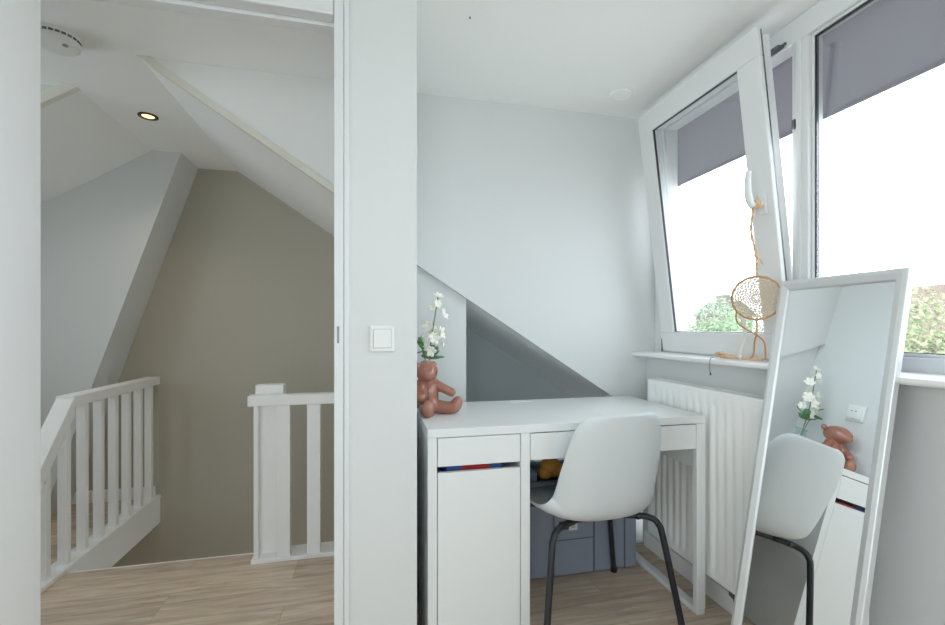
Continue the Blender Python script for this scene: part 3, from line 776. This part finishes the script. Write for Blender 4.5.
# ------------------------------------------------------------------ outdoors
struct('ground', MB().box(1.8, 60, -30, 60, -6.2, -6), 'ground')  # ground colour kept pale to bounce light up to the ceiling
def crown(name, c, r, n, mat, lab, group='trees outside the window'):
    c = Vector(c); tr_ = thing(name, (c.x, c.y, -6), lab, 'tree', group)
    q = MB(); q.tube([(c.x, c.y, -6), (c.x+.1, c.y, c.z-r[2]*.5), (c.x, c.y, c.z)], [.22, .16, .06], 8); obj('trunk', q, 'bark', tr_, True)
    bm = bmesh.new()
    lobes = [(c+Vector((random.uniform(-1, 1)*r[0]*.6, random.uniform(-1, 1)*r[1]*.6, random.uniform(-.9, .75)*r[2]*.8)), random.uniform(.32, .5)) for _ in range(26)]
    for i in range(n):
        lc, lr = random.choice(lobes)
        d = Vector((random.gauss(0, 1), random.gauss(0, 1), random.gauss(0, 1))).normalized()*random.uniform(.6, 1.05)
        p = lc+Vector((d.x*r[0]*lr, d.y*r[1]*lr, d.z*r[2]*lr))
        sz = random.uniform(.035, .085)
        R_ = Matrix.Rotation(random.uniform(0, 6.28), 3, Vector((random.random()-.5, random.random()-.5, random.random()-.5)).normalized())
        v = [bm.verts.new(p+R_ @ Vector(k)*sz) for k in ((-.9, 0, 0), (0, -.5, .15), (.9, 0, 0), (0, .5, .15))]
        bm.faces.new(v)
    me = bpy.data.meshes.new('foliage'); bm.to_mesh(me); bm.free(); me.materials.append(M[mat])
    o = bpy.data.objects.new('foliage', me); COL.objects.link(o); o.parent = tr_; o.location = Vector((0, 0, 0)); 
    me.transform(Matrix.Translation(-WL[tr_.name]))
    return tr_
crown('garden_tree', (12.5, 15.1, .42), (1.9, 1.9, 2.0), 24000, 'crownA', 'light green leafy tree seen through the tilted window')
crown('garden_tree', (19.5, 19.6, .15), (2.2, 2.2, 2.2), 12000, 'crownA', 'low green tree seen behind the dreamcatcher')
crown('garden_tree', (11.4, 7.6, -.32), (1.7, 1.8, 2.5), 24000, 'crownB', 'yellow green tree seen right of the mirror')
crown('garden_tree', (15.4, 5.2, -.35), (2.0, 2.0, 2.6), 8000, 'crownB', 'yellow green tree at the right edge of the photo')
def house(x, y, wx, wy, zw, zrf, mat, lab):
    t_ = thing('house', (x, y, -6), lab, 'house')
    obj('brick_wall', MB().box(x-wx, x+wx, y-wy, y+wy, -6, zw), 'brick', t_)
    q = MB(); q.prism([(x-wx-.3, zw), (x+wx+.3, zw), (x, zrf)], y-wy-.3, y+wy+.3, 'y'); obj('roof', q, mat, t_)
    q = MB(); q.box(x-.35, x+.35, y-.5, y+.5, zrf-.5, zrf+.6); obj('chimney', q, 'brick', t_)
    return t_
house(31.5, 34.5, 1.6, 1.6, 2.2, 3.5, 'roofg', 'house with grey roof far beyond the tilted window')
house(27, 14.5, 4, 4.5, .6, 3.2, 'rooft', 'house with brown roof behind the tree right of the mirror')

# ------------------------------------------------------------------ light
wd = bpy.data.worlds.new('overcast_sky'); S.world = wd; wd.use_nodes = True
nt = wd.node_tree; bg = nt.nodes['Background']
bg.inputs['Color'].default_value = (.885, .96, 1.05, 1); bg.inputs['Strength'].default_value = 5.0
def portal(name, loc, sx, sy, rot):
    l = bpy.data.lights.new(name, 'AREA'); l.shape = 'RECTANGLE'; l.size = sx; l.size_y = sy
    l.cycles.is_portal = True
    o = bpy.data.objects.new(name, l); COL.objects.link(o); o.location = loc; o.rotation_euler = rot
portal('portal_window', (1.50, .2, 1.5), 1.2, 3.6, (0, PI/2, 0))
portal('portal_opposite', (LX-.11, -.525, 1.475), 1.2, 3.0, (0, -PI/2, 0))
portal('portal_back', (-.7, BY-.13, 1.09), 1.6, 1.95, (PI/2, 0, 0))
portal('portal_dormer', (LX-.11, 1.8, 1.475), 1.2, .65, (0, -PI/2, 0))
l = bpy.data.lights.new('stair_spot', 'SPOT'); l.energy = 10; l.color = (1, .88, .74); l.spot_size = math.radians(130); l.spot_blend = 1; l.shadow_soft_size = .03
o = bpy.data.objects.new('stair_spot', l); COL.objects.link(o); o.location = (-1.061, 2.462, CEIL-.01)

l = bpy.data.lights.new('stairwell_fill', 'POINT'); l.energy = 12; l.color = (.95, .98, 1); l.shadow_soft_size = .12  # added fill light out of view, brightens the stairwell from below
o = bpy.data.objects.new('stairwell_fill', l); COL.objects.link(o); o.location = (-.45, 2.55, -1.85)

# ------------------------------------------------------------------ camera
cd = bpy.data.cameras.new('camera'); cam = bpy.data.objects.new('camera', cd); COL.objects.link(cam)
cd.sensor_width = 36; cd.lens = 443/945*36; cd.shift_y = 15.5/945; cd.clip_start = .02; cd.clip_end = 300
cam.location = (0, 0, 1.08); cam.rotation_euler = (PI/2, 0, math.radians(-12.9))
S.camera = cam

S.view_settings.view_transform = 'Standard'; S.view_settings.look = 'None'
S.view_settings.exposure = .24; S.view_settings.gamma = 1; S.view_settings.use_curve_mapping = False
S.cycles.use_denoising = True
S.cycles.max_bounces = 16; S.cycles.diffuse_bounces = 10; S.cycles.glossy_bounces = 6; S.cycles.transparent_max_bounces = 16
S.cycles.sample_clamp_indirect = 8
S.cycles.caustics_reflective = False; S.cycles.caustics_refractive = False
